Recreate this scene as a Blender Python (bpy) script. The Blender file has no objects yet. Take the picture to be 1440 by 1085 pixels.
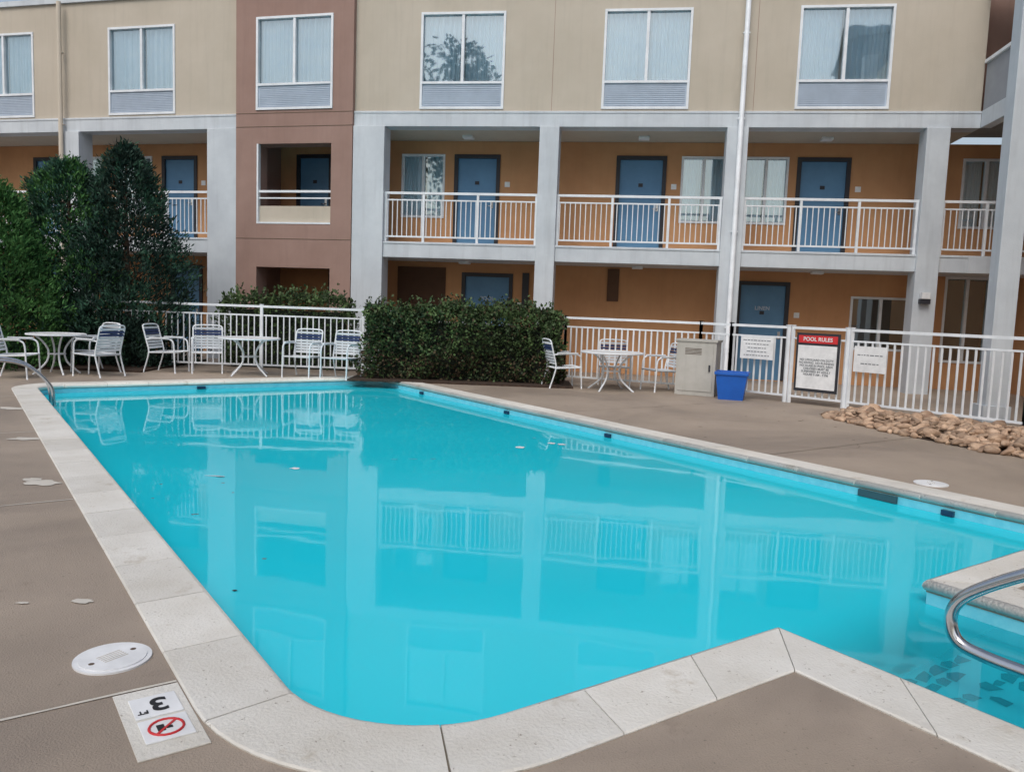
import bpy, math, random
from mathutils import Vector, Matrix, noise
from mathutils.geometry import tessellate_polygon
random.seed(7)
sc=bpy.context.scene
def lin(r,g,b):
    f=lambda c:(c/255/12.92 if c/255<=.04045 else ((c/255+.055)/1.055)**2.4)
    return (f(r),f(g),f(b),1)
# ---------------------------------------------------------------- materials
def mat(name,c,rough=.7,c2=None,scale=4,detail=4,bump=0,bscale=60,metal=0,spec=.5,streak=None,grime=None,island=0,big=None,speck=None,wet=None):
    m=bpy.data.materials.new(name);m.use_nodes=True;nt=m.node_tree;N=nt.nodes;K=nt.links
    b=N['Principled BSDF'];b.inputs['Roughness'].default_value=rough;b.inputs['Metallic'].default_value=metal
    b.inputs['Specular IOR Level'].default_value=spec
    tc=N.new('ShaderNodeTexCoord')
    def mixc(a,bc,fac):
        mx=N.new('ShaderNodeMix');mx.data_type='RGBA'
        if isinstance(a,tuple): mx.inputs[6].default_value=a
        else: K.new(a,mx.inputs[6])
        if isinstance(bc,tuple): mx.inputs[7].default_value=bc
        else: K.new(bc,mx.inputs[7])
        K.new(fac,mx.inputs[0]);return mx.outputs[2]
    if c2 is None: c2=tuple(x*.85 for x in c[:3])+(1,)
    n=N.new('ShaderNodeTexNoise');n.inputs['Scale'].default_value=scale;n.inputs['Detail'].default_value=detail;n.inputs['Roughness'].default_value=.65
    K.new(tc.outputs['Object'],n.inputs['Vector'])
    r=N.new('ShaderNodeValToRGB');r.color_ramp.elements[0].position=.35;r.color_ramp.elements[1].position=.65
    K.new(n.outputs['Fac'],r.inputs[0]);col=mixc(c,c2,r.outputs[0])
    def layer(sc_,lo,hi,mx,colr,detail=4,mapping=None,dist=0):
        nn=N.new('ShaderNodeTexNoise');nn.inputs['Scale'].default_value=sc_;nn.inputs['Detail'].default_value=detail;nn.inputs['Roughness'].default_value=.68;nn.inputs['Distortion'].default_value=dist
        if mapping:
            mp=N.new('ShaderNodeMapping');mp.inputs['Scale'].default_value=mapping;K.new(tc.outputs['Object'],mp.inputs[0]);K.new(mp.outputs[0],nn.inputs['Vector'])
        else: K.new(tc.outputs['Object'],nn.inputs['Vector'])
        rr=N.new('ShaderNodeValToRGB');rr.color_ramp.elements[0].position=lo;rr.color_ramp.elements[1].position=hi;rr.color_ramp.elements[1].color=(mx,)*3+(1,)
        K.new(nn.outputs['Fac'],rr.inputs[0])
        layer.fac=rr.outputs[0];return mixc(col,colr,rr.outputs[0])
    if streak: col=layer(1.3,.5,.8,streak,tuple(x*.6 for x in c[:3])+(1,),4,(5,5,.35))
    if grime: col=layer(grime[0],grime[1],grime[1]+.12,1,grime[2],6)
    if big:
        col=layer(big[0],.45,.64,big[2],big[1],4,None,.8)
        if wet:
            mr=N.new('ShaderNodeMapRange');mr.inputs[3].default_value=rough;mr.inputs[4].default_value=wet;K.new(layer.fac,mr.inputs[0]);K.new(mr.outputs[0],b.inputs['Roughness'])
    if speck: col=layer(speck[0],speck[1],speck[1]+.05,speck[3],speck[2],2)
    if island:
        g=N.new('ShaderNodeNewGeometry');mr=N.new('ShaderNodeMapRange');mr.inputs[3].default_value=1-island;mr.inputs[4].default_value=1+island
        K.new(g.outputs['Random Per Island'],mr.inputs[0])
        vm=N.new('ShaderNodeVectorMath');vm.operation='SCALE';K.new(col,vm.inputs[0]);K.new(mr.outputs[0],vm.inputs['Scale']);col=vm.outputs[0]
    K.new(col,b.inputs['Base Color'])
    if bump:
        n4=N.new('ShaderNodeTexNoise');n4.inputs['Scale'].default_value=bscale;n4.inputs['Detail'].default_value=3;K.new(tc.outputs['Object'],n4.inputs['Vector'])
        bp=N.new('ShaderNodeBump');bp.inputs['Strength'].default_value=bump;bp.inputs['Distance'].default_value=.02;K.new(n4.outputs['Fac'],bp.inputs['Height']);K.new(bp.outputs[0],b.inputs['Normal'])
    return m
M={}
M['beige']=mat('stucco_beige',lin(191,182,168),.9,lin(182,173,158),.6,bump=.25,bscale=90,streak=.25)
M['brown']=mat('stucco_brown',lin(155,128,118),.9,lin(145,118,108),.8,bump=.25,bscale=90,streak=.3)
M['orange']=mat('stucco_orange',lin(200,152,110),.9,lin(187,138,98),.7,bump=.2,bscale=90,streak=.25)
M['pillar']=mat('painted_concrete',lin(200,207,213),.8,lin(186,193,200),1.2,bump=.12,bscale=60,streak=.45)
M['white']=mat('white_paint',lin(228,233,238),.45,lin(212,217,222),3,bump=.03)
M['ceil']=mat('ceiling_paint',lin(140,140,136),.9,lin(125,125,122),2)
M['bluedoor']=mat('blue_door_paint',lin(92,140,178),.5,lin(82,128,166),1.5)
M['darkframe']=mat('dark_frame',lin(42,44,52),.5)
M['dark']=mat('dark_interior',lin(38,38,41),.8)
M['curtain']=mat('curtain',lin(232,246,255),.9,lin(214,236,248),2)
M['ac']=mat('grille_metal',lin(184,197,212),.5,lin(174,187,202),3)
M['greywall']=mat('grey_parapet',lin(150,155,162),.85,lin(138,142,150),1)
M['ventbrown']=mat('vent_brown',lin(95,68,50),.8)
M['roofing']=mat('roofing',lin(90,90,92),.9)
M['joint']=mat('joint_dark',lin(95,80,68),.9)
M['deck']=mat('deck_concrete',lin(165,151,137),.72,lin(150,137,123),.5,6,bump=.35,bscale=120,grime=(1.7,.62,lin(130,118,107)),big=(.4,lin(130,118,107),.75),speck=(45,.66,lin(100,91,82),.6),wet=.45)
M['coping']=mat('coping_stone',lin(220,218,212),.7,lin(202,198,189),1.3,6,bump=.3,bscale=70,grime=(3,.6,lin(184,176,162)),island=.06,speck=(38,.68,lin(135,125,112),.7))
M['mortar']=mat('mortar',lin(140,130,116),.9)
M['caulk']=mat('caulk_line',lin(205,200,190),.8)
M['poolwall']=mat('pool_paint',lin(120,222,235),.6,lin(105,212,228),1)
M['tile']=mat('waterline_tile',lin(122,204,220),.25,lin(100,192,212),9)
M['tiledark']=mat('step_tile_dark',lin(14,38,66),.3,lin(22,56,90),20)
M['skim']=mat('skimmer_throat',lin(45,80,90),.6)
M['chrome']=mat('steel_tube',lin(205,207,210),.18,lin(190,192,196),6,metal=1)
M['bark']=mat('bark',lin(80,65,52),.95,bump=.5,bscale=20)
M['leaf1']=mat('foliage_light',lin(80,122,66),.7,lin(54,92,50),2.5,island=.4,spec=.2)
M['leaf2']=mat('foliage_mid',lin(60,94,74),.7,lin(40,68,54),2.5,island=.4,spec=.2)
M['leaf3']=mat('foliage_dark',lin(46,68,58),.7,lin(30,47,41),2.5,island=.45,spec=.2)
M['leafh']=mat('foliage_hedge',lin(80,102,60),.6,lin(46,60,40),3.5,island=.55,spec=.3)
M['leafred']=mat('foliage_old_growth',lin(88,70,56),.7,lin(64,60,44),3.5,island=.5,spec=.2)
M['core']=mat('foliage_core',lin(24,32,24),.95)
M['bluebin']=mat('blue_plastic',lin(20,95,190),.4,lin(16,85,175),3)
M['bluestrap']=mat('blue_strap',lin(55,72,115),.6)
M['cabinet']=mat('cabinet_paint',lin(182,181,176),.6,lin(168,167,161),2,streak=.4)
M['red']=mat('sign_red',lin(205,45,50),.5)
M['signwhite']=mat('sign_white',lin(232,234,236),.5,lin(212,214,216),5)
M['black']=mat('sign_black',lin(30,30,32),.6)
M['signgrey']=mat('sign_print',lin(120,125,130),.6)
M['stone']=mat('river_stone',lin(188,162,138),.75,lin(140,114,94),6,bump=.3,bscale=30,island=.4)
M['asphalt']=mat('asphalt',lin(90,90,90),.9,lin(78,78,78),2,bump=.4,bscale=80)
M['mulch']=mat('mulch',lin(70,52,40),.95,lin(45,34,27),12,bump=.8,bscale=40)
M['tabletop']=mat('table_top',lin(222,224,224),.4,lin(205,208,208),5)
def glassmat():
    m=bpy.data.materials.new('window_glass');m.use_nodes=True;nt=m.node_tree;nt.nodes.clear();N=nt.nodes;K=nt.links
    o=N.new('ShaderNodeOutputMaterial');mx=N.new('ShaderNodeMixShader');t=N.new('ShaderNodeBsdfTransparent');t.inputs[0].default_value=(.92,.98,1,1)
    g=N.new('ShaderNodeBsdfGlossy');g.inputs['Roughness'].default_value=.02;g.inputs[0].default_value=(.86,.97,1,1)
    tc=N.new('ShaderNodeTexCoord');n=N.new('ShaderNodeTexNoise');n.inputs['Scale'].default_value=1.2;n.inputs['Detail'].default_value=1;K.new(tc.outputs['Object'],n.inputs[0])
    bp=N.new('ShaderNodeBump');bp.inputs['Strength'].default_value=.06;bp.inputs['Distance'].default_value=.05;K.new(n.outputs[0],bp.inputs['Height']);K.new(bp.outputs[0],g.inputs['Normal'])
    fr=N.new('ShaderNodeFresnel');fr.inputs[0].default_value=1.5;ma=N.new('ShaderNodeMath');ma.operation='MULTIPLY_ADD';ma.inputs[1].default_value=1.2;ma.inputs[2].default_value=.26;ma.use_clamp=True
    K.new(fr.outputs[0],ma.inputs[0]);K.new(ma.outputs[0],mx.inputs[0]);K.new(t.outputs[0],mx.inputs[1]);K.new(g.outputs[0],mx.inputs[2]);K.new(mx.outputs[0],o.inputs[0]);return m
M['glass']=glassmat()
def watermat():
    m=bpy.data.materials.new('pool_water');m.use_nodes=True;nt=m.node_tree;nt.nodes.clear();N=nt.nodes;K=nt.links
    o=N.new('ShaderNodeOutputMaterial');tc=N.new('ShaderNodeTexCoord')
    t=N.new('ShaderNodeBsdfTransparent');t.inputs[0].default_value=(.5,.95,.98,1)
    d=N.new('ShaderNodeBsdfDiffuse')
    n0=N.new('ShaderNodeTexNoise');n0.inputs['Scale'].default_value=.35;K.new(tc.outputs['Object'],n0.inputs[0])
    mc=N.new('ShaderNodeMix');mc.data_type='RGBA';mc.inputs[6].default_value=(.012,.57,.73,1);mc.inputs[7].default_value=(.022,.71,.86,1);K.new(n0.outputs[0],mc.inputs[0]);K.new(mc.outputs[2],d.inputs[0])
    sep=N.new('ShaderNodeSeparateXYZ');K.new(tc.outputs['Object'],sep.inputs[0])
    mr=N.new('ShaderNodeMapRange');mr.interpolation_type='SMOOTHSTEP';mr.inputs[1].default_value=2.55;mr.inputs[2].default_value=1.75;mr.inputs[3].default_value=.97;mr.inputs[4].default_value=.38
    K.new(sep.outputs['Y'],mr.inputs[0])
    body=N.new('ShaderNodeMixShader');K.new(mr.outputs[0],body.inputs[0]);K.new(t.outputs[0],body.inputs[1]);K.new(d.outputs[0],body.inputs[2])
    g=N.new('ShaderNodeBsdfGlossy');g.inputs['Roughness'].default_value=.03
    n=N.new('ShaderNodeTexNoise');n.inputs['Scale'].default_value=1.3;n.inputs['Detail'].default_value=2;K.new(tc.outputs['Object'],n.inputs[0])
    bp=N.new('ShaderNodeBump');bp.inputs['Strength'].default_value=.07;bp.inputs['Distance'].default_value=.03;K.new(n.outputs[0],bp.inputs['Height']);K.new(bp.outputs[0],g.inputs['Normal'])
    fr=N.new('ShaderNodeFresnel');fr.inputs[0].default_value=1.38;K.new(bp.outputs[0],fr.inputs['Normal'])
    mx=N.new('ShaderNodeMixShader');K.new(fr.outputs[0],mx.inputs[0]);K.new(body.outputs[0],mx.inputs[1]);K.new(g.outputs[0],mx.inputs[2]);K.new(mx.outputs[0],o.inputs[0]);return m
M['water']=watermat()
# ---------------------------------------------------------------- mesh builder
class MB:
    def __init__(s): s.v=[];s.f=[];s.m=[];s.sm=[];s.mats=[]
    def mi(s,k):
        if k not in s.mats: s.mats.append(k)
        return s.mats.index(k)
    def face(s,pts,k,smooth=False):
        b=len(s.v);s.v+= [tuple(p) for p in pts];s.f.append(tuple(range(b,b+len(pts))));s.m.append(s.mi(k));s.sm.append(smooth)
    def up(s,pts,k):
        P=[Vector(p) for p in pts];nz=(P[1]-P[0]).cross(P[2]-P[0]).z
        s.face(P if nz>0 else P[::-1],k)
    def box(s,x0,x1,y0,y1,z0,z1,k,T=None):
        P=[Vector(p) for p in [(x0,y0,z0),(x1,y0,z0),(x1,y1,z0),(x0,y1,z0),(x0,y0,z1),(x1,y0,z1),(x1,y1,z1),(x0,y1,z1)]]
        if T: P=[T@p for p in P]
        b=len(s.v);s.v+=[tuple(p) for p in P];i=s.mi(k)
        for q in [(0,3,2,1),(4,5,6,7),(0,1,5,4),(1,2,6,5),(2,3,7,6),(3,0,4,7)]:
            s.f.append(tuple(b+j for j in q));s.m.append(i);s.sm.append(False)
    def beam(s,a,b2,w,h,k):
        a=Vector(a);b2=Vector(b2);d=b2-a;l=d.length
        if l<1e-6:return
        x=d/l;up=Vector((0,0,1)) if abs(x.z)<.9 else Vector((0,1,0));y=up.cross(x).normalized();z=x.cross(y)
        T=Matrix.Translation(a)@Matrix((x,y,z)).transposed().to_4x4()
        s.box(0,l,-w/2,w/2,-h/2,h/2,k,T)
    def tube(s,pts,r,k,n=8,T=None,r2=None):
        pts=[Vector(p) for p in pts]
        if T: pts=[T@p for p in pts]
        i=s.mi(k);rings=[];prev=None
        for j,p in enumerate(pts):
            if j==0:t=pts[1]-p
            elif j==len(pts)-1:t=p-pts[j-1]
            else:t=(pts[j+1]-p).normalized()+(p-pts[j-1]).normalized()
            t.normalize()
            if prev is None: u=t.orthogonal().normalized()
            else: u=(prev-t*prev.dot(t)).normalized()
            prev=u;w=t.cross(u);b=len(s.v)
            rr=r if r2 is None else r+(r2-r)*j/(len(pts)-1)
            for q in range(n):
                a=2*math.pi*q/n;s.v.append(tuple(p+(u*math.cos(a)+w*math.sin(a))*rr))
            rings.append(b)
        for j in range(len(rings)-1):
            for q in range(n):
                s.f.append((rings[j]+q,rings[j]+(q+1)%n,rings[j+1]+(q+1)%n,rings[j+1]+q));s.m.append(i);s.sm.append(True)
        for b in (rings[0],rings[-1]): s.f.append(tuple(b+q for q in range(n)));s.m.append(i);s.sm.append(False)
    def disc(s,c,r,z0,z1,k,n=32,T=None,k2=None):
        c=Vector(c);a=[Vector((c.x+r*math.cos(2*math.pi*q/n),c.y+r*math.sin(2*math.pi*q/n),0)) for q in range(n)]
        lo=[p+Vector((0,0,z0)) for p in a];hi=[p+Vector((0,0,z1)) for p in a]
        if T: lo=[T@p for p in lo];hi=[T@p for p in hi]
        s.face(hi,k);s.face(lo[::-1],k)
        for q in range(n): s.face([lo[q],lo[(q+1)%n],hi[(q+1)%n],hi[q]],k2 or k)
    def wall(s,x0,x1,z0,z1,y,holes,dep,k,kr=None):
        kr=kr or k
        xs=sorted({x0,x1,*[h[0] for h in holes],*[h[1] for h in holes]});zs=sorted({z0,z1,*[h[2] for h in holes],*[h[3] for h in holes]})
        for a,b in zip(xs,xs[1:]):
            for c,d in zip(zs,zs[1:]):
                mx=(a+b)/2;mz=(c+d)/2
                if any(h[0]<mx<h[1] and h[2]<mz<h[3] for h in holes): continue
                s.face([(a,y,c),(b,y,c),(b,y,d),(a,y,d)],k)
        for h in holes:
            a,b,c,d=h;Y=y+dep
            s.face([(a,y,c),(a,y,d),(a,Y,d),(a,Y,c)],kr);s.face([(b,y,c),(b,Y,c),(b,Y,d),(b,y,d)],kr)
            s.face([(a,y,c),(a,Y,c),(b,Y,c),(b,y,c)],kr);s.face([(a,y,d),(b,y,d),(b,Y,d),(a,Y,d)],kr)
        Y=y+dep
        s.face([(x0,y,z0),(x0,y,z1),(x0,Y,z1),(x0,Y,z0)],k);s.face([(x1,y,z0),(x1,Y,z0),(x1,Y,z1),(x1,y,z1)],k)
        s.face([(x0,y,z0),(x0,Y,z0),(x1,Y,z0),(x1,y,z0)],k);s.face([(x0,y,z1),(x1,y,z1),(x1,Y,z1),(x0,Y,z1)],k)
    def obj(s,name,parent=None,mw=None,bevel=0):
        me=bpy.data.meshes.new(name);me.from_pydata(s.v,[],s.f)
        for k in s.mats: me.materials.append(M[k])
        me.polygons.foreach_set('material_index',s.m);me.polygons.foreach_set('use_smooth',s.sm);me.update()
        o=bpy.data.objects.new(name,me);sc.collection.objects.link(o)
        if mw: o.matrix_world=mw
        if parent: o.parent=parent
        if bevel:
            b=o.modifiers.new('b','BEVEL');b.width=bevel;b.segments=2;b.limit_method='ANGLE'
        return o
def empty(name):
    e=bpy.data.objects.new(name,None);sc.collection.objects.link(e);return e
def TR(x,y,z,a=0): return Matrix.Translation((x,y,z))@Matrix.Rotation(a,4,'Z')
def arc(c,r,a0,a1,n): return [(c[0]+r*math.cos(a0+(a1-a0)*i/n),c[1]+r*math.sin(a0+(a1-a0)*i/n)) for i in range(n+1)]
def text(body,size,parent,mw,k,name='lettering'):
    c=bpy.data.curves.new(name,'FONT');c.body=body;c.size=size;c.align_x='CENTER';c.align_y='CENTER';c.extrude=.0008;c.offset=size*.02
    o=bpy.data.objects.new(name,c);sc.collection.objects.link(o);c.materials.append(M[k]);o.matrix_world=mw;o.parent=parent;return o

# ---------------------------------------------------------------- hotel building
PX,PY=-3.7227,18.3563
hotel=empty('hotel_building')
def window(fr,gl,cu,x0,x1,z0,z1,y,split=None,gap=0,curt=True):
    w=.05
    fr.box(x0,x1,y-.025,y+.1,z1-w,z1,'white');fr.box(x0,x1,y-.025,y+.1,z0,z0+w,'white')
    fr.box(x0,x0+w,y-.024,y+.099,z0+w,z1-w,'white');fr.box(x1-w,x1,y-.024,y+.099,z0+w,z1-w,'white')
    zb=z0+w
    if split:
        fr.box(x0+w,x1-w,y-.02,y+.1,split-.025,split+.025,'white')
        fr.box(x0+w,x1-w,y+.02,y+.05,zb,split-.025,'ac')
        zz=zb+.03
        while zz<split-.06:
            fr.box(x0+w+.03,x1-w-.03,y+.008,y+.021,zz,zz+.018,'ac');zz+=.04
        zb=split+.025
    xm=(x0+x1)/2
    fr.box(xm-.03,xm+.03,y-.015,y+.09,zb,z1-w,'white')
    for a,b in ((x0+w,xm-.03),(xm+.03,x1-w)):
        gl.face([(a,y+.05,zb),(b,y+.05,zb),(b,y+.05,z1-w),(a,y+.05,z1-w)],'glass')
    if curt:
        for a,b in ((x0+.01,xm-gap/2),(xm+gap/2,x1-.01)):
            n=int((b-a)/.009);ph=random.random()*6;pts=[]
            for i in range(n+1):
                x=a+(b-a)*i/n;yy=y+.16+.05*math.sin(x*50+ph+1.8*math.sin(x*7+ph))*(.6+.4*math.sin(x*5+ph*2))+.015*math.sin(x*120+ph)
                pts.append((x,yy))
            bs=len(cu.v)
            for p in pts: cu.v+=[(p[0],p[1],zb-.02),(p[0],p[1],z1-.02)]
            ii=cu.mi('curtain')
            for i in range(n): cu.f.append((bs+2*i,bs+2*i+2,bs+2*i+3,bs+2*i+1));cu.m.append(ii);cu.sm.append(True)
def door(d,x0,x1,z0,z1,y):
    w=.09
    d.box(x0,x0+w,y-.03,y+.1,z0,z1,'darkframe');d.box(x1-w,x1,y-.03,y+.1,z0,z1,'darkframe');d.box(x0+w,x1-w,y-.029,y+.1,z1-w,z1,'darkframe')
    d.box(x0+w,x1-w,y+.03,y+.08,z0,z1-w,'bluedoor')
    d.box(x1-w-.12,x1-w-.06,y+.01,y+.029,z0+.95,z0+1.12,'chrome');d.tube([(x1-w-.09,y+.02,z0+1.0),(x1-w-.09,y-.03,z0+1.0),(x1-w-.2,y-.03,z0+1.0)],.012,'chrome',6)
    d.box((x0+x1)/2-.05,(x0+x1)/2+.05,y+.018,y+.029,z0+1.5,z0+1.58,'darkframe')
    d.box(x1+.12,x1+.24,y-.012,y-.001,z0+1.45,z0+1.57,'signwhite')
def railing(r,x0,x1,y,posts):
    r.box(x0,x1,y-.03,y+.03,3.90,3.95,'white');r.box(x0,x1,y-.015,y+.015,3.76,3.79,'white');r.box(x0,x1,y-.018,y+.018,2.95,2.985,'white')
    x=x0+.07
    while x<x1-.04:
        r.box(x-.009,x+.009,y-.009,y+.009,2.985,3.76,'white');x+=.112
    for p in posts: r.box(p-.025,p+.025,y-.026,y+.026,2.855,3.90,'white')
zW0,zW1,zS=5.74,7.78,6.30
def half(tag,mw,x0,x1,wins3,doors2,wins2,doors1,wins1,cols,rails,bandsegs,skin3,extra=None):
    walls=MB();fr=MB();gl=MB();cu=MB();dr=MB();rl=MB();pl=MB()
    xe=3.5 if tag=='east' else 0
    for a,b,k in skin3:
        hs=[(w[0],w[1],zW0,zW1) for w in wins3 if a<w[0]<b]
        walls.wall(a,b,5.69,8.40,0,hs,.35,k)
    for w in wins3: window(fr,gl,cu,w[0],w[1],zW0,zW1,0,zS,gap=w[2] if len(w)>2 else .02)
    walls.box(x0,x1,.35,9,5.36,8.40,'beige')
    h2=[(a,b,2.853,5.05) for a,b in doors2]+[(a,b,3.55,5.05) for a,b in wins2]
    walls.wall(x0,x1+xe,2.853,5.355,1.5,h2,.35,'orange')
    h1=[(a,b,.02,2.27) for a,b in doors1]+[(a,b,c,d) for a,b,c,d in wins1]
    walls.wall(x0,x1+xe,-.02,2.5,1.5,h1,.35,'orange')
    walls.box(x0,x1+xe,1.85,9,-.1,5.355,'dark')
    for a,b in doors2: door(dr,a,b,2.853,5.05,1.5)
    for a,b in doors1: door(dr,a,b,.02,2.27,1.5)
    for a,b in wins2: window(fr,gl,cu,a,b,3.55,5.05,1.5,gap=.1)
    for a,b,c,d in wins1: window(fr,gl,cu,a,b,c,d,1.5,curt=False)
    for a,b in bandsegs:
        pl.box(a,b,-.05,.35,5.36,5.69,'pillar')
        pl.box(a,b,-.045,1.497,2.5,2.85,'pillar')
        pl.box(a,b,-.06,-.045,2.80,2.845,'pillar')
        pl.box(a,b,-.062,-.05,5.64,5.685,'pillar')
    for a,b in cols: pl.box(a,b,-.10,.36,-.05,5.36,'pillar')
    for a,b,ps in rails: railing(rl,a,b,.04,ps)
    walls.box(x0,x1,-.06,9,8.40,8.52,'pillar');walls.box(x0,x1,.3,9,8.52,8.55,'roofing')
    if extra: extra(walls,fr,gl,cu,dr,rl,pl)
    for mb,n in ((walls,'walls_'),(fr,'window_frames_'),(gl,'window_glass_'),(cu,'curtains_'),(dr,'doors_'),(rl,'balcony_railing_'),(pl,'columns_and_slabs_')):
        if mb.v: mb.obj(n+tag,hotel,mw,.006 if n in('columns_and_slabs_',) else 0)
def exR(walls,fr,gl,cu,dr,rl,pl):
    pl.tube([(8.36,-.17,0),(8.36,-.17,8.4)],.052,'white',12)
    for z in (1.2,3.2,5.5,7.2): pl.box(8.29,8.43,-.18,-.09,z,z+.03,'white')
    dr.box(.62,1.82,1.47,1.497,.3,2.37,'ventbrown')
    for i in range(24): dr.box(.66,1.78,1.455,1.469,.4+i*.08,.43+i*.08,'ventbrown')
    dr.box(5.72,5.99,1.46,1.497,1.7,2.45,'ventbrown');dr.box(3.7,3.86,1.46,1.497,1.3,2.3,'darkframe')
    for x in (4.4,8.6,): walls.box(x-.005,x+.005,-.002,.01,5.69,8.4,'brown')
    pl.box(12.1,12.3,-.22,-.10,1.85,1.95,'darkframe');pl.box(12.12,12.28,-.24,-.12,1.95,2.08,'signwhite')
    for x in (2.4,6.4,10.3): pl.box(x-.12,x+.12,.8,1.04,2.44,2.499,'signwhite');pl.box(x-.12,x+.12,.8,1.04,5.30,5.359,'signwhite')
    pl.box(13.0,13.2,-14,-.051,5.36,5.69,'pillar');walls.box(13.02,13.15,-14,-.05,5.69,6.6,'greywall');pl.box(12.97,13.2,-14,-.05,6.6,6.67,'white')
    walls.box(13.2,14.6,-14,1.49,5.5,5.6,'ceil')
    walls.box(14.6,15,-14,1.49,-.1,8.4,'orange');walls.box(12.9,20,-14,0-.07,8.1,8.52,'beige')
    walls.box(13.001,14.6,.5,.8,5.6,8.1,'brown')
    pl.box(13.0,14.6,-.045,1.497,2.5,2.85,'pillar')
    for y in (-4.6,-9.2,-13.8): pl.box(13.0,13.4,y-.2,y+.2,-.05,5.36,'pillar')
ME=TR(PX,PY,0,-math.radians(8.5))
half('east',ME,0,13.0,
 [(1.48,3.35,.05),(5.46,7.28),(9.42,11.25,.12)],
 [(1.96,3.07),(5.80,6.95),(9.83,10.98)],[(.66,1.73),(7.28,8.30),(8.68,9.65),(13.3,14.3)],
 [(2.22,3.47),(8.69,9.86)],[(11.19,12.5,.8,2.0),(13.15,14.1,.6,2.5)],
 [(0.0,.72),(4.18,4.6),(8.1,8.53),(12.0,12.44)],
 [(.72,4.18,(.75,1.62,2.85,4.15)),(4.6,8.1,(4.63,5.8,7.0,8.07)),(8.53,12.0,(8.56,9.7,10.85,11.97)),(12.44,14.2,(12.47,13.3,14.18))],
 [(0,13.0)],[(0,13.0,'beige')],exR)
text('POOL',.13,hotel,ME@Matrix.Translation((2.85,1.525,1.66))@Matrix.Rotation(math.pi/2,4,'X'),'ac')
text('LINEN',.12,hotel,ME@Matrix.Translation((9.28,1.525,1.66))@Matrix.Rotation(math.pi/2,4,'X'),'ac')
def exL(walls,fr,gl,cu,dr,rl,pl):
    tw=[(-2.40,-.49,zW0,zW1),(-2.38,-.51,3.19,4.99),(-2.38,-.51,-.02,2.2)]
    walls.wall(-2.92,-.001,-.02,8.42,-.12,tw,.45,'brown')
    walls.box(-2.919,-2.7,.33,1.49,-.02,5.355,'brown');walls.box(-.2,-.01,.33,1.49,-.02,5.355,'brown')
    walls.box(-2.7,-.2,.33,1.49,2.5,2.84,'brown')
    window(fr,gl,cu,-2.40,-.49,zW0,zW1,-.12,zS)
    for z in (5.36,5.66,2.84): walls.box(-2.92,-.001,-.123,-.11,z,z+.015,'joint')
    rl.box(-2.38,-.51,-.1,-.04,3.9,3.95,'white');rl.box(-2.38,-.51,-.09,-.06,3.76,3.79,'white')
    rl.box(-2.38,-.51,-.06,-.0,3.23,3.6,'beige')
    rl.box(-2.38,-.51,-.13,.1,3.19,3.23,'white')
    rl.box(-2.38,-2.34,-.125,-.02,3.23,4.99,'white')
    pl.tube([(-7.73,-.17,0),(-7.73,-.17,8.4)],.052,'beige',12)
    for z in (1.2,3.2,5.5,7.2): pl.box(-7.80,-7.66,-.18,-.09,z,z+.03,'beige')
half('west',TR(PX,PY,0,-math.radians(14)),-24,0,
 [(-6.47,-4.62),(-10.5,-8.65),(-14.5,-12.65),(-18.5,-16.65)],
 [(-6.15,-5.10),(-2.26,-1.29),(-10.2,-9.1),(-14,-12.9)],[(-7.50,-6.45),(-8.9,-8.0),(-12.5,-11.5)],
 [(-5.90,-4.95),(-9.9,-8.8),(-1.35,-.3)],[],
 [(-3.70,-2.92),(-7.75,-7.28),(-12.0,-11.5),(-16,-15.5),(-20,-19.5)],
 [(-7.28,-3.70,(-7.25,-6.1,-4.9,-3.73)),(-11.5,-7.75,(-11.4,-10,-8.8,-7.8)),(-15.5,-12,(-15,-13.5,-12.1))],
 [(-24,-2.921)],[(-24,-2.92,'beige')],exL)
tc=MB();tc.box(-.155,.155,-.155,.155,-.05,8.1,'pillar');tc.box(-.2,.2,-.2,.2,-.05,.25,'pillar')
tc.obj('porch_column',hotel,TR(7.45,12.35,0,-math.radians(8.5)),.006)
# ---------------------------------------------------------------- pool
th=math.radians(35)
PW=TR(0,0,0,th)
def q(u,v): return (u,-v)
inner=[q(3.24,-.5),q(3.24,-2.31)]
inner+=arc((1.03+.6,2.31+.6),.6,-math.pi/2,-math.pi,14)
inner+=arc((1.03+.45,14.4-.45),.45,math.pi,math.pi/2,8)
inner+=arc((6.85-.45,14.4-.45),.45,math.pi/2,0,8)
inner+=[q(6.85,-2.31),q(4.58,-2.31),q(4.58,-.5)]
def offset(poly,d):
    n=len(poly);out=[]
    for i in range(n):
        p0=Vector(poly[i-1]);p1=Vector(poly[i]);p2=Vector(poly[(i+1)%n])
        a=(p1-p0).normalized();b=(p2-p1).normalized()
        na=Vector((-a.y,a.x));nb=Vector((-b.y,b.x));m=(na+nb);m=m/ (m.length_squared/2) if m.length>1e-6 else na
        out.append(tuple(p1+m*d))
    return out
area=sum(inner[i-1][0]*inner[i][1]-inner[i][0]*inner[i-1][1] for i in range(len(inner)))
SG=1 if area<0 else -1
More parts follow.
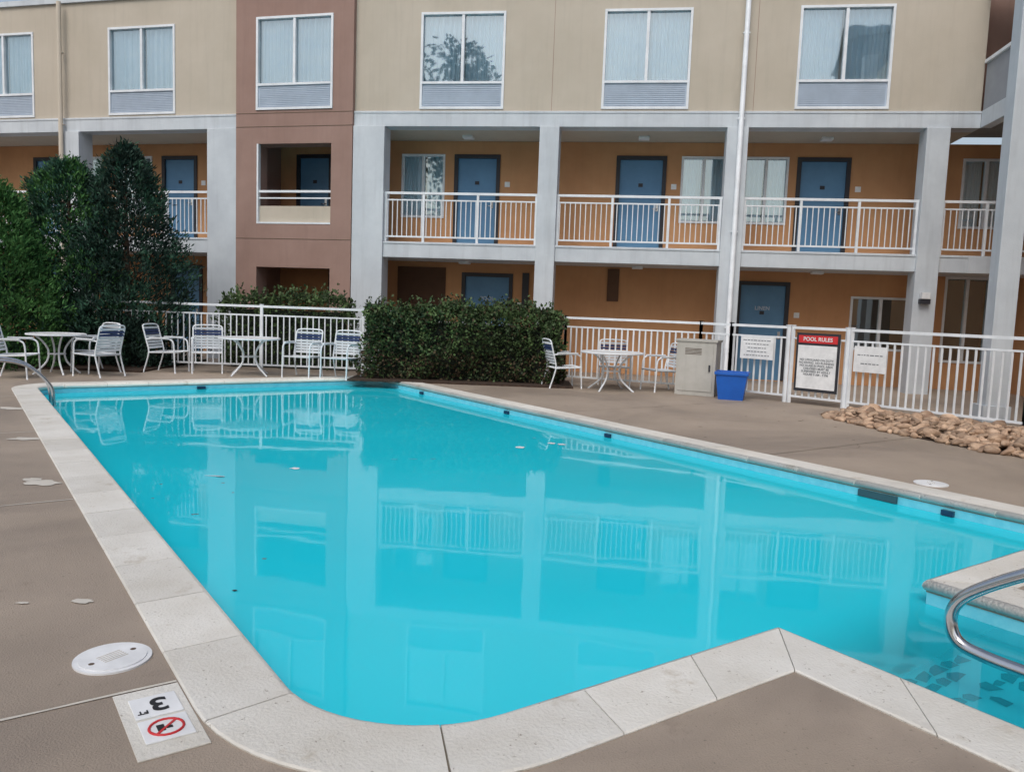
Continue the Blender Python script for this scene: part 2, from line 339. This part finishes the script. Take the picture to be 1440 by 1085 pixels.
def coping():
    mb=MB()
    o1=offset(inner,SG*.015);o2=offset(inner,SG*.34);n=len(inner)
    for i in range(n):
        j=(i+1)%n
        mb.face([(*o1[i],-.002),(*o1[j],-.002),(*o2[j],-.002),(*o2[i],-.002)],'mortar')
        mb.face([(*o1[i],-.06),(*o1[j],-.06),(*o1[j],-.002),(*o1[i],-.002)],'mortar')
    prof=[(.34,-.05),(.35,.006),(.342,.012),(.03,.014),(.012,.008),(0,-.008),(-.004,-.028),(.004,-.045),(.02,-.052)]
    offs=[offset(inner,SG*p[0]) for p in prof]
    L=[0]
    for i in range(n): L.append(L[-1]+(Vector(inner[(i+1)%n])-Vector(inner[i])).length)
    def at(k,s):
        for i in range(n):
            if s<=L[i+1]+1e-9:
                t=(s-L[i])/(L[i+1]-L[i]);a=Vector(offs[k][i]);b=Vector(offs[k][(i+1)%n]);return a.lerp(b,t)
        return Vector(offs[k][0])
    sharp=[i for i in range(n) if i in (0,1,n-3,n-2,n-1)]
    keys=sorted([L[i] for i in sharp]+[L[-1]])
    cuts=[]
    for a,b in zip(keys,keys[1:]):
        m=max(1,round((b-a)/.62))
        for c in range(m): cuts.append(a+(b-a)*c/m)
    cuts.append(L[-1])
    for a,b in zip(cuts,cuts[1:]):
        a+=.003;b-=.003;ss=[a]+[l for l in L if a<l<b]+[b]
        dz=random.uniform(-.0015,.0015)
        rows=[[(*at(k,s),prof[k][1]+dz) for s in ss] for k in range(len(prof))]
        base=len(mb.v);W_=len(ss);mi=mb.mi('coping')
        for r in rows: mb.v+=r
        for r in range(len(rows)-1):
            for c in range(W_-1):
                mb.f.append((base+r*W_+c,base+r*W_+c+1,base+(r+1)*W_+c+1,base+(r+1)*W_+c));mb.m.append(mi);mb.sm.append(3<=r)
        for c in (0,W_-1): mb.f.append(tuple(base+r*W_+c for r in range(len(rows))));mb.m.append(mi);mb.sm.append(False)
    return mb
coping().obj('pool_coping',None,PW)
pool=MB();w1=offset(inner,SG*.018);n=len(inner)
for i in range(n):
    j=(i+1)%n
    pool.face([(*w1[i],-1.5),(*w1[j],-1.5),(*w1[j],-.23),(*w1[i],-.23)],'poolwall')
    pool.face([(*w1[i],-.23),(*w1[j],-.23),(*w1[j],-.04),(*w1[i],-.04)],'tile')
for t in tessellate_polygon([[Vector((*p,0)) for p in w1]]):
    pool.up([(*w1[k],-1.5) for k in t],'poolwall')
random.seed(12)
for i,(va,vb,z) in enumerate(((-.5,-1.35,-.2),(-1.35,-1.72,-.24),(-1.72,-2.04,-.32),(-2.04,-2.36,-.42),(-2.36,-2.85,-.5))):
    pool.box(3.23,4.59,-va,-vb,-1.5,z,'poolwall')
    # dark tiles along each nosing, ripple refraction put into their skewed broken shapes
    if i<4:
      for row,pr in ((0,.75),(1,.4)):
        x=3.28
        while x<4.45:
            l=random.uniform(.06,.15)
            if random.random()<pr:
                y0=-vb-.075-row*.09;j=lambda:random.uniform(-.018,.018)
                pool.up([(x+j(),y0+j(),z+.004),(x+l+j(),y0+j(),z+.004),(x+l+j(),y0+.06+j(),z+.004),(x+l*.5,y0+.07+j(),z+.004),(x+j(),y0+.05+j(),z+.004)],'tiledark')
            x+=l+.012
for v in (-12.6,-9.9,-7.6,-3.3): pool.box(6.83,6.866,-v-.05,-v+.05,-.125,-.08,'tiledark')
pool.box(6.84,6.867,3.75,4.12,-.125,-.065,'skim')
for u in (3.5,): pool.box(u-.07,u+.07,14.38,14.416,-.125,-.08,'tiledark')
pool.obj('swimming_pool',None,PW)
wt=MB();w2=offset(inner,SG*.016)
for t in tessellate_polygon([[Vector((*p,0)) for p in w2]]): wt.up([(*w2[k],-.13) for k in t],'water')
wt.obj('pool_water',None,PW)
hole=offset(inner,SG*.345)
dk=MB();rect=[(-14,-8),(20,-8),(20,26),(-14,26)]
allp=rect+hole
for t in tessellate_polygon([[Vector((*p,0)) for p in rect],[Vector((*p,0)) for p in hole]]): dk.up([(*allp[k],0) for k in t],'deck')
dk.obj('pool_deck',None,PW)
gr=MB();R2=[(-500,-500),(500,-500),(500,500),(-500,500)];H2=[(-13,-7),(19,-7),(19,25),(-13,25)];ap=R2+H2
for t in tessellate_polygon([[Vector((*p,0)) for p in R2],[Vector((*p,0)) for p in H2]]): gr.up([(*ap[k],-.012) for k in t],'asphalt')
gr.obj('ground',None,PW)
jl=MB()
def strip(x0,x1,y0,y1,k='caulk',z=.004):
    L_=max(x1-x0,y1-y0);n=int(L_/.15)+1
    for i in range(n):
        a=x0+(x1-x0)*i/n;b=x0+(x1-x0)*(i+1)/n;w=(y1-y0)
        f=lambda s:noise.noise(Vector((s*1.3,y0,0)))*.01
        jl.up([(a,y0+f(a),z),(b,y0+f(b),z),(b,y1+f(b)+noise.noise(Vector((b*6,0,0)))*w*.5,z),(a,y1+f(a)+noise.noise(Vector((a*6,0,0)))*w*.5,z)],k)
for v in (3.16,6.42,9.7,13.0): strip(-13,.675,v,v+.014)
for v in (5.4,9.0,12.6): strip(7.205,11.5,v,v+.014,'mortar')
def crack(x,y,a,l,k='joint'):
    for i in range(int(l/.05)):
        a+=random.gauss(0,.28);X=x+.05*math.cos(a);Y=y+.05*math.sin(a);w=.002
        nx,ny=-math.sin(a)*w,math.cos(a)*w
        jl.up([(x-nx,y-ny,.0042),(X-nx,Y-ny,.0042),(X+nx,Y+ny,.0042),(x+nx,y+ny,.0042)],k);x,y=X,Y
random.seed(5)
crack(7.4,5.9,.7,1.8);crack(8.5,8.2,-1.4,1.5)
jl.obj('deck_joints',None,PW)
pt=MB()
def blob(x,y,rx,ry,k,z=.005,mb=pt,a0=0):
    P=[]
    for i in range(26):
        a=i/26*2*math.pi;r=1+.45*noise.noise(Vector((math.cos(a)*1.6+x*7,math.sin(a)*1.6+y*5,3)))+.3*noise.noise(Vector((math.cos(a)*5+x,math.sin(a)*5,1)))
        X=rx*r*math.cos(a);Y=ry*r*math.sin(a);P.append((x+X*math.cos(a0)-Y*math.sin(a0),y+X*math.sin(a0)+Y*math.cos(a0),z))
    mb.face(P,k)
for x,y,rx,ry in ((-3.62,6.1,.13,.09),(-3.75,6.2,.07,.05),(-4.85,7.9,.14,.08),(-6.2,9.9,.2,.1),(-2.05,3.75,.05,.03),(-2.3,3.7,.03,.012)): blob(x,y,rx,ry,'caulk')
for i in range(26): blob(random.uniform(-5,-1.3),random.uniform(2.8,6.5),random.uniform(.006,.022),random.uniform(.004,.012),'joint',.0045)
for i in range(22): blob(random.uniform(1.5,6),random.uniform(9.5,13),random.uniform(.008,.03),random.uniform(.006,.02),'joint',.0045)
pt.obj('deck_patches')
for (u,v) in ((.50,-3.50),(7.42,-3.75)):
    sk=MB();sk.disc((0,0,0),.148,0,.008,'signwhite',40);sk.disc((0,0,0),.128,.008,.012,'signwhite',40)
    for a in (0,math.pi): sk.disc((.09*math.cos(a),.09*math.sin(a),0),.012,.012,.0125,'joint',10)
    for i in range(5): sk.box(-.05,.05,-.03+i*.015,-.027+i*.015,.012,.014,'caulk')
    sk.obj('skimmer_lid',None,PW@TR(u,-v,0,.4))
dm=empty('pool_depth_marker');T=PW@TR(.567,2.90,0,0)
a=MB();a.box(-.12,.108,-.25,.25,.0,.006,'coping');a.obj('patch',dm,T,.002)
a=MB();a.box(-.08,.08,.015,.175,.006,.012,'signwhite');a.box(-.08,.08,-.165,-.005,.006,.012,'signwhite')
a.obj('tiles',dm,T,.002)
text('3',.14,dm,T@TR(.01,.10,.0135,math.radians(180)),'black')
text('FT',.035,dm,T@TR(-.05,.055,.0135,math.radians(180)),'black')
a=MB()
ring=[(.056*math.cos(t/20*math.tau),.056*math.sin(t/20*math.tau)-.085,.013) for t in range(21)]
a.tube(ring,.005,'red',6);a.beam((-.039,-.124,.0135),(.039,-.046,.0135),.009,.003,'red')
a.box(-.03,-.005,-.105,-.06,.012,.0135,'black');a.box(.0,.02,-.095,-.08,.012,.0135,'black')
a.obj('no_diving_symbol',dm,T)
hr=MB()
def smooth(pts,n=6):
    P=[Vector(p) for p in pts];out=[]
    for i in range(len(P)-1):
        p0=P[max(i-1,0)];p1=P[i];p2=P[i+1];p3=P[min(i+2,len(P)-1)]
        for j in range(n):
            t=j/n;out.append(.5*((2*p1)+(-p0+p2)*t+(2*p0-5*p1+4*p2-p3)*t*t+(-p0+3*p1-3*p2+p3)*t**3))
    out.append(P[-1]);return out
U=3.58
hr.tube(smooth([(U,.15,0),(U,.15,.6),(U,.25,.84),(U,.5,.9),(U,1.0,.70),(U,1.35,.51),(U,1.56,.37),(U,1.65,.28),(U,1.67,.19),(U,1.63,.11),(U,1.52,.085),(U,1.3,.08),(U,.9,.08),(U,.45,.08),(U,.40,0)],6),.027,'chrome',16)
hr.disc((U,.15,0),.05,.012,.03,'chrome',20);hr.disc((U,.40,0),.05,.012,.03,'chrome',20)
hr.obj('pool_handrail',None,PW)
ld=MB()
for y in (12.75,13.25):
    ld.tube(smooth([(.25,y,0),(.25,y,.35),(.32,y,.47),(.5,y,.52),(.8,y,.45),(1.05,y,.22),(1.12,y,0),(1.12,y,-.5),(1.12,y,-.9)],6),.022,'chrome',12)
    ld.disc((.25,y,0),.05,0,.02,'chrome',16)
for z in (-.35,-.6,-.85): ld.box(1.08,1.18,12.75,13.25,z,z+.02,'chrome')
ld.obj('pool_ladder',None,PW)
fd=MB()
for x,y,rx,ry,k in ((-2.06,7.58,.045,.04,'signwhite'),(.12,9.19,.06,.055,'signwhite'),(.5,9.55,.05,.045,'signwhite'),(.62,9.5,.05,.045,'signwhite'),(-2.66,7.13,.09,.012,'signwhite'),(-2.6,7.10,.04,.01,'black'),(-1.5,4.31,.014,.01,'black'),(-1.2,8.2,.04,.01,'tile'),(-1.0,8.25,.05,.01,'tile'),(-.8,8.3,.03,.01,'tile'),(.3,9.9,.02,.02,'tile')):
    blob(x,y,rx,ry,k,-.126,fd)
fd.obj('water_flecks')  # small flat white, black and pale blue flecks just above the water
# ---------------------------------------------------------------- fence
def fence(name,pts,posts_every=1.9):
    mb=MB()
    for a,b in zip(pts,pts[1:]):
        A=Vector((*a,0));B=Vector((*b,0));d=(B-A);l=d.length;d/=l
        for z,w,h in ((1.31,.05,.045),(1.13,.03,.03),(.12,.035,.035)):
            mb.beam(A+Vector((0,0,z)),B+Vector((0,0,z)),w,h,'white')
        n=int(l/.118);pw=.022 if a[1]>15.3 and b[1]>15.3 else .03
        for i in range(1,n):
            p=A+d*(l*i/n);mb.beam(p+Vector((0,0,.13)),p+Vector((0,0,1.125)),pw,.018,'white')
        m=max(1,round(l/posts_every))
        for i in range(m+1):
            p=A+d*(l*i/m);mb.beam(p,p+Vector((0,0,1.34)),.055,.055,'white');mb.beam(p+Vector((0,0,1.34)),p+Vector((0,0,1.355)),.07,.07,'white')
    return mb.obj(name)
fence('pool_fence',[(-16,16.9),(-7.2,16.3),(1.05,16.35),(3.55,15.25),(4.0,14.75),(4.80,14.03)])
fence('pool_fence',[(5.58,13.24),(7.25,11.21),(9.3,8.7),(11.5,6.0)])
fence('fence_gate',[(4.86,13.97),(5.53,13.29)],5)
def fsign(name,px,py,ang,w,h,zc,build):
    e=empty(name);T=TR(px,py,zc,ang);build(e,T,w,h);return e
def plain(e,T,w,h,lines=5,k='signwhite'):
    a=MB();a.box(-w/2,w/2,-.006,.006,-h/2,h/2,k);a.obj('board',e,T,.003)
    b=MB()
    for i in range(lines):
        z=h/2-h*(i+1)/(lines+1);ww=w*random.uniform(.55,.85)/2;x=-ww
        while x<ww:
            l=random.uniform(.02,.07);b.box(x,min(x+l,ww),-.0075,-.0062,z-h*.02,z+h*.02,'signgrey');x+=l+.015
    b.obj('printed_lines',e,T)
ang1=math.atan2(13.24-14.03,5.58-4.80)
fsign('notice_sign',4.38,14.33,math.atan2(-.72,.8),.62,.40,.92,lambda e,T,w,h:plain(e,T@Matrix.Translation((0,-.06,0)),w,h))
def rules(e,T,w,h):
    T=T@Matrix.Translation((0,-.06,0))
    a=MB();a.box(-w/2,w/2,.0,.02,-h/2,h/2,'darkframe');a.box(-w/2+.04,w/2-.04,-.008,.0,-h/2+.05,h/2-.21,'signwhite');a.box(-w/2+.04,w/2-.04,-.008,.0,h/2-.17,h/2-.04,'red');a.obj('board',e,T,.003)
    text('POOL RULES',.09,e,T@Matrix.Translation((0,-.011,h/2-.105))@Matrix.Rotation(math.pi/2,4,'X'),'signwhite')
    text('NO LIFEGUARD ON DUTY\nNO DIVING  NO RUNNING\nNO GLASS IN POOL AREA\nCHILDREN MUST BE\nSUPERVISED BY ADULT\nHOURS 9 AM - 9 PM',.05,e,T@Matrix.Translation((0,-.011,-.08))@Matrix.Rotation(math.pi/2,4,'X'),'signgrey','small_lettering')
fsign('pool_rules_sign',5.2,13.63,ang1,.76,1.0,.73,rules)
fsign('notice_sign',5.80,12.94,math.atan2(-2.03,1.67),.54,.42,.85,lambda e,T,w,h:plain(e,T@Matrix.Translation((0,-.06,0)),w,h,2))
# ---------------------------------------------------------------- furniture
def chair(x,y,a):
    mb=MB();r=.0145
    for s in (-1,1):
        X=s*.27
        mb.tube(smooth([(X,.30,0),(X,.285,.3),(X,.27,.56),(X,.21,.635),(X,.1,.65),(X,-.12,.645),(X,-.27,.63)],4),r,'white',8)
        mb.tube(smooth([(X,-.33,0),(X,-.25,.25),(X,-.22,.42),(X,-.27,.63),(X,-.33,.86)],4),r,'white',8)
        mb.tube([(X,.285,.40),(X,-.22,.38)],r,'white',8)
        mb.box(X-.028,X+.028,-.2,.2,.655,.675,'white')
    mb.tube([(-.27,.285,.40),(.27,.285,.40)],r,'white',8);mb.tube([(-.27,-.22,.38),(.27,-.22,.38)],r,'white',8)
    mb.tube(smooth([(-.27,-.33,.86),(-.22,-.345,.9),(0,-.35,.91),(.22,-.345,.9),(.27,-.33,.86)],4),r,'white',8)
    for i in range(8):
        yy=.25-i*.062;z=.395-.02*math.sin(i/7*math.pi);mb.box(-.27,.27,yy-.024,yy+.024,z,z+.006,'white')
    for i in range(8):
        t=i/7;yy=-.235-.1*t;z=.47+.37*t;T=Matrix.Translation((0,yy,z))@Matrix.Rotation(math.radians(-15),4,'X')
        mb.box(-.27,.27,-.003,.003,-.021,.021,'bluestrap' if i in (5,6) else 'white',T)
    return mb.obj('patio_chair',None,TR(x,y,0,a))
def table(x,y,R_,a=0):
    mb=MB();mb.disc((0,0,0),R_,.70,.715,'tabletop',40)
    mb.tube([(R_*math.cos(t/36*math.tau),R_*math.sin(t/36*math.tau),.707) for t in range(37)],.016,'white',8)
    for i in range(4):
        b=a+i*math.pi/2+math.pi/4;c,s_=math.cos(b),math.sin(b)
        mb.tube(smooth([(c*R_*.75,s_*R_*.75,.70),(c*R_*.5,s_*R_*.5,.6),(c*R_*.28,s_*R_*.28,.42),(c*R_*.35,s_*R_*.35,.22),(c*R_*.72,s_*R_*.72,.04),(c*R_*.82,s_*R_*.82,.0)],5),.017,'white',8)
    mb.tube([(R_*.3*math.cos(t/20*math.tau),R_*.3*math.sin(t/20*math.tau),.36) for t in range(21)],.01,'white',6)
    mb.disc((0,0,0),.03,.69,.72,'white',12)
    return mb.obj('patio_table',None,TR(x,y,0))
D_=math.radians
chair(-8.35,13.35,D_(-80));table(-8.15,14.25,.47);chair(-7.35,14.15,D_(70));chair(-7.75,14.8,D_(150))
chair(-6.65,15.35,D_(-95));chair(-5.95,15.55,D_(-160));table(-5.05,15.3,.56,.3);chair(-4.05,15.35,D_(170));chair(-3.3,15.3,D_(165))
chair(.95,15.2,D_(-75));table(1.85,14.95,.58,.2);chair(2.0,15.7,D_(180));chair(2.85,15.2,D_(110))
uc=MB();uc.box(-.36,.36,-.22,.22,0,.98,'cabinet');uc.box(-.38,.38,-.24,.24,.98,1.02,'cabinet');uc.box(-.31,.31,-.232,-.221,.08,.92,'cabinet');uc.box(.24,.27,-.25,-.232,.45,.57,'darkframe')
for i in range(5): uc.box(-.2,.1,-.237,-.232,.75+i*.025,.76+i*.025,'joint')
uc.obj('utility_cabinet',None,TR(3.42,14.75,0,D_(-25)),.008)
bn=MB()
def ringr(w,d,z): return [(-w,-d,z),(w,-d,z),(w,d,z),(-w,d,z)]
A=ringr(.21,.17,0);B=ringr(.27,.22,.48);Cc=ringr(.25,.20,.48);Dd=ringr(.20,.16,.02)
for i in range(4):
    j=(i+1)%4;bn.face([A[i],A[j],B[j],B[i]],'bluebin');bn.face([B[i],B[j],Cc[j],Cc[i]],'bluebin');bn.face([Cc[i],Cc[j],Dd[j],Dd[i]],'bluebin')
bn.face(A[::-1],'bluebin');bn.face(Dd,'bluebin')
bn.box(-.29,.29,-.24,-.22,.44,.49,'bluebin');bn.box(-.29,.29,.22,.24,.44,.49,'bluebin');bn.box(-.29,-.27,-.22,.22,.44,.49,'bluebin');bn.box(.27,.29,-.22,.22,.44,.49,'bluebin')
bn.obj('recycling_bin',None,TR(3.9,14.15,0,D_(-20)),.004)
# ---------------------------------------------------------------- vegetation
def leafquad(mb,c,d,l,w,k):
    s=d.cross(Vector((random.gauss(0,1),random.gauss(0,1),random.gauss(0,1)))).normalized()*w
    m=c+d*l*.5
    mb.face([c,m+s,c+d*l,m-s],k)
def conifer(x,y,h,r,k,n,shape=.8,base=.25,seed=1,cut=-.4,k2=None):
    random.seed(seed);mb=MB()
    mb.tube([(0,0,-.05),(.02,0,h*.3),(0,.02,h*.65),(0,0,h*.93)],.10,'bark',10,r2=.012)
    for i in range(36):
        a=random.random()*6.28;z=base+ (h-base)*random.uniform(.03,.85);rr=r*(1-(z-base)/(h-base))**shape*.75
        mb.tube([(0,0,z-.1),(rr*.5*math.cos(a),rr*.5*math.sin(a),z),(rr*math.cos(a),rr*math.sin(a),z+.22)],.018,'bark',5,r2=.005)
    for i in range(n):
        t=random.random()**1.1;a=random.random()*math.tau
        R_=r*((1-t)**shape)*min(1,.8+t*3)
        nz=noise.noise(Vector((math.cos(a)*1.7+seed*3,math.sin(a)*1.7,t*h*1.3)))+.6*noise.noise(Vector((math.cos(a)*4,math.sin(a)*4+seed,t*h*3.5)))
        if nz<cut and random.random()<.7: continue
        R_*=1+.38*nz
        rr=R_*math.sqrt(random.uniform(.3,1))+.04
        c=Vector((rr*math.cos(a),rr*math.sin(a),base+t*(h-base)+.15*nz))
        o=Vector((math.cos(a),math.sin(a),0))
        kk=k2 if k2 and nz>.12 and random.random()<.6 else k
        for j in range(9):
            d=(o*random.uniform(.1,.9)+Vector((random.gauss(0,.4),random.gauss(0,.4),random.uniform(.2,1.2)))).normalized()
            leafquad(mb,c+Vector((random.gauss(0,.05),random.gauss(0,.05),random.gauss(0,.06))),d,random.uniform(.06,.14),random.uniform(.011,.02),kk)
    return mb.obj('evergreen_tree',None,TR(x,y,0,seed))
conifer(-9.9,15.2,3.35,1.45,'leaf1',3500,.48,.05,3)
conifer(-9.25,16.7,4.05,1.6,'leaf2',4300,.52,.05,5,-.4,'leaf1')
conifer(-8.05,16.7,4.4,1.45,'leaf3',4000,.6,.05,8,-.3,'leaf2')
conifer(-12.4,16.2,4.0,1.2,'leaf2',1200,.6,.1,11)
def hedge(name,x0,x1,y0,y1,h,n,ls=.05,k='leafh',seed=1,k2=None):
    random.seed(seed);mb=MB();cx,cy=(x0+x1)/2,(y0+y1)/2
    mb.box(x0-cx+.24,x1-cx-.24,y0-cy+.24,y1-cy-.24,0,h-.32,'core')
    A=[(x1-x0)*h,(x1-x0)*h*.5,(y1-y0)*h,(y1-y0)*h,(x1-x0)*(y1-y0)*1.3]
    for i in range(n):
        f=random.choices(range(5),A)[0];X=random.uniform(x0,x1);Y=random.uniform(y0,y1);Z=random.uniform(.05,h)
        o=Vector([(0,-1,0),(0,1,0),(-1,0,0),(1,0,0),(0,0,1)][f])
        if f==0:Y=y0
        if f==1:Y=y1
        if f==2:X=x0
        if f==3:X=x1
        if f==4:Z=h
        ex=min(X-x0,x1-X);ez=h-Z;rnd=0
        if f in(0,1) : rnd=.16*max(0,1-ez/.3)**2+.1*max(0,1-ex/.3)**2
        if f==4: rnd=.14*max(0,1-min(ex,Y-y0,y1-Y)/.3)**2+.12*max(0,1-ex/.5)
        if f in(2,3): rnd=.16*max(0,1-ez/.3)**2
        nz=noise.noise(Vector((X*1.4,Y*1.4,Z*1.6+seed)))*.28+noise.noise(Vector((X*5,Y*5,Z*5)))*.14
        p=Vector((X-cx,Y-cy,Z))+o*(nz-rnd-random.random()**2*.2)
        if f==4 and random.random()<.12: p.z+=random.uniform(0,.2)
        g=noise.noise(Vector((X*3.1,Y*3,Z*3.1)))
        if g<-.2 and random.random()<.6: p-=o*.16
        d=(o*.6+Vector((random.gauss(0,.6),random.gauss(0,.6),random.gauss(.3,.5)))).normalized()
        kk=k2 if k2 and (random.random()<.1+(.35 if Z<.55 else 0)) else k
        leafquad(mb,p,d,random.uniform(.6,1.3)*ls,random.uniform(.25,.42)*ls,kk)
    for i in range(int((x1-x0)*14)):
        X=random.uniform(x0,x1)-cx;Y=random.uniform(y0,y1)-cy;H=random.uniform(.05,.24);b=Vector((X,Y,h-.08));dd=Vector((random.gauss(0,.15),random.gauss(0,.15),1)).normalized()
        for j in range(7):
            leafquad(mb,b+dd*(H+.08)*j/7,(dd+Vector((random.gauss(0,.8),random.gauss(0,.8),0))).normalized(),ls,.35*ls,k)
    return mb.obj(name,None,TR(cx,cy,0))
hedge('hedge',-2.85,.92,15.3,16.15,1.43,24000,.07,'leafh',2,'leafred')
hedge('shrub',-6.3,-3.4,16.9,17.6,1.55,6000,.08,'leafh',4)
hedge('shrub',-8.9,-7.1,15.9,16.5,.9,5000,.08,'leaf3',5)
bd=MB();bd.box(-3.1,1.15,14.95,16.3,0,.03,'mulch');bd.box(-11.5,-7.0,15.0,18.3,0,.035,'mulch');bd.obj('planting_bed')
random.seed(21)
import bmesh
bmx=bmesh.new();bmesh.ops.create_icosphere(bmx,subdivisions=2,radius=1);sv=[v.co.copy() for v in bmx.verts];sf=[[v.index for v in f.verts] for f in bmx.faces];bmx.free()
poly=[Vector(p) for p in ((4.72,12.1),(5.45,12.95),(7.1,10.95),(8.2,9.3),(6.6,8.0),(5.58,9.2),(5.05,10.6))]
def inside(x,y):
    c=False;j=len(poly)-1
    for i in range(len(poly)):
        a,b=poly[i],poly[j]
        if (a.y>y)!=(b.y>y) and x<(b.x-a.x)*(y-a.y)/(b.y-a.y)+a.x: c=not c
        j=i
    return c
def edged(x,y):
    m=9
    for i in range(len(poly)):
        a=poly[i];b=poly[(i+1)%len(poly)];ab=b-a;t=max(0,min(1,(Vector((x,y))-a).dot(ab)/ab.length_squared));m=min(m,(Vector((x,y))-(a+ab*t)).length)
    return m
st=MB();cnt=0
mi=st.mi('stone')
st.up([(p.x*.96+6.1*.04,p.y*.96+10.6*.04,.012) for p in poly],'mulch')
while cnt<1700:
    x=random.uniform(4.5,8.3);y=random.uniform(8,13)
    if not inside(x,y): continue
    e=edged(x,y);hh=min(.13,e*.3)*random.uniform(.3,1)
    s=random.uniform(.025,.06)*(1.5 if random.random()<.15 else 1);sx,sy,sz=s*random.uniform(.9,1.9),s*random.uniform(.7,1.1),s*random.uniform(.4,.75)
    Rm=Matrix.Rotation(random.random()*6.28,3,'Z')@Matrix.Rotation(random.gauss(0,.5),3,'X')
    b=len(st.v);off=random.random()*50
    for v in sv:
        k=1+.4*noise.noise(v*1.1+Vector((off,0,0)));p=Rm@Vector((v.x*sx*k,v.y*sy*k,v.z*sz*k));st.v.append((p.x+x,p.y+y,p.z+hh+sz*.6))
    for f in sf: st.f.append(tuple(b+i for i in f));st.m.append(mi);st.sm.append(True)
    cnt+=1
st.obj('river_stones')
# things across the courtyard, behind the photographer (seen only as reflections in the upstairs windows)
def broadleaf(x,y,h,r,seed):
    random.seed(seed);mb=MB();mb.tube([(0,0,0),(.1,0,h*.3),(0,.2,h*.6),(.1,.1,h*.85)],.35,'bark',10,r2=.06)
    cl=[]
    for i in range(26):
        a=random.random()*6.28;z=h*random.uniform(.42,.92);rr=r*random.uniform(.3,.95)*(1-abs(z/h-.62)*1.3);c=Vector((rr*math.cos(a),rr*math.sin(a),z));cl.append((c,random.uniform(.9,1.6)))
        mb.tube([(0,0,z*.75),c*.6+Vector((0,0,z*.35)),c],.09,'bark',6,r2=.02)
    for c,s in cl:
        for i in range(230):
            d=Vector((random.gauss(0,1),random.gauss(0,1),random.gauss(0,.8))).normalized();leafquad(mb,c+d*s*random.uniform(.4,1),(d+Vector((0,0,-.3))).normalized(),.28,.1,'leaf2')
    mb.obj('broadleaf_tree',None,TR(x,y,0))
broadleaf(-12.0,-8,16.2,5.2,31);broadleaf(-20,-10,15,4.5,32);broadleaf(-3.5,-12,14.5,3.6,33)
ob=empty('opposite_building');a=MB();hs=[]
for fl in range(5):
    for i in range(6): hs.append((1+i*3,2.6+i*3,1+fl*3.1,2.6+fl*3.1))
a.wall(0,19,0,16,0,hs,.2,'greywall');a.box(0,19,.2,8,0,16,'greywall');a.box(-.2,19.2,-.15,8.2,16,16.3,'pillar')
a.obj('walls',ob,TR(27.5,-11,0,math.pi))
# ---------------------------------------------------------------- light
w=bpy.data.worlds.new('World');sc.world=w;w.use_nodes=True;nt=w.node_tree
bg=nt.nodes['Background'];sky=nt.nodes.new('ShaderNodeTexSky');sky.sky_type='NISHITA';sky.sun_disc=False
EL,AZ=math.radians(52),math.radians(200)
sky.sun_elevation=EL;sky.sun_rotation=AZ;sky.air_density=1.2;sky.dust_density=4;sky.ozone_density=1
hs_=nt.nodes.new('ShaderNodeHueSaturation');hs_.inputs['Saturation'].default_value=.72
nt.links.new(sky.outputs[0],hs_.inputs['Color']);nt.links.new(hs_.outputs[0],bg.inputs['Color']);bg.inputs['Strength'].default_value=.15
sl=bpy.data.lights.new('sun','SUN');sl.energy=1.0;sl.angle=math.radians(35);sl.color=(1,.98,.95)
so=bpy.data.objects.new('sun',sl);sc.collection.objects.link(so)
dirv=Vector((math.sin(AZ)*math.cos(EL),math.cos(AZ)*math.cos(EL),math.sin(EL)))
so.rotation_euler=dirv.to_track_quat('Z','Y').to_euler()
# ---------------------------------------------------------------- camera
rho=math.radians(2.1);p=math.atan(112/1125)
F=Vector((0,math.cos(p),-math.sin(p)));U0=Vector((0,math.sin(p),math.cos(p)));R0=Vector((1,0,0))
R=R0*math.cos(rho)+U0*math.sin(rho);Uu=-R0*math.sin(rho)+U0*math.cos(rho)
cam=bpy.data.cameras.new('camera');cam.sensor_width=36;cam.lens=1125/1440*36;cam.clip_end=2000;cam.clip_start=.05
co=bpy.data.objects.new('camera',cam);sc.collection.objects.link(co)
mw=Matrix((R,Uu,-F)).transposed().to_4x4();mw.translation=Vector((0,0,1.5));co.matrix_world=mw
sc.camera=co
sc.view_settings.view_transform='Standard';sc.view_settings.look='None';sc.view_settings.exposure=0
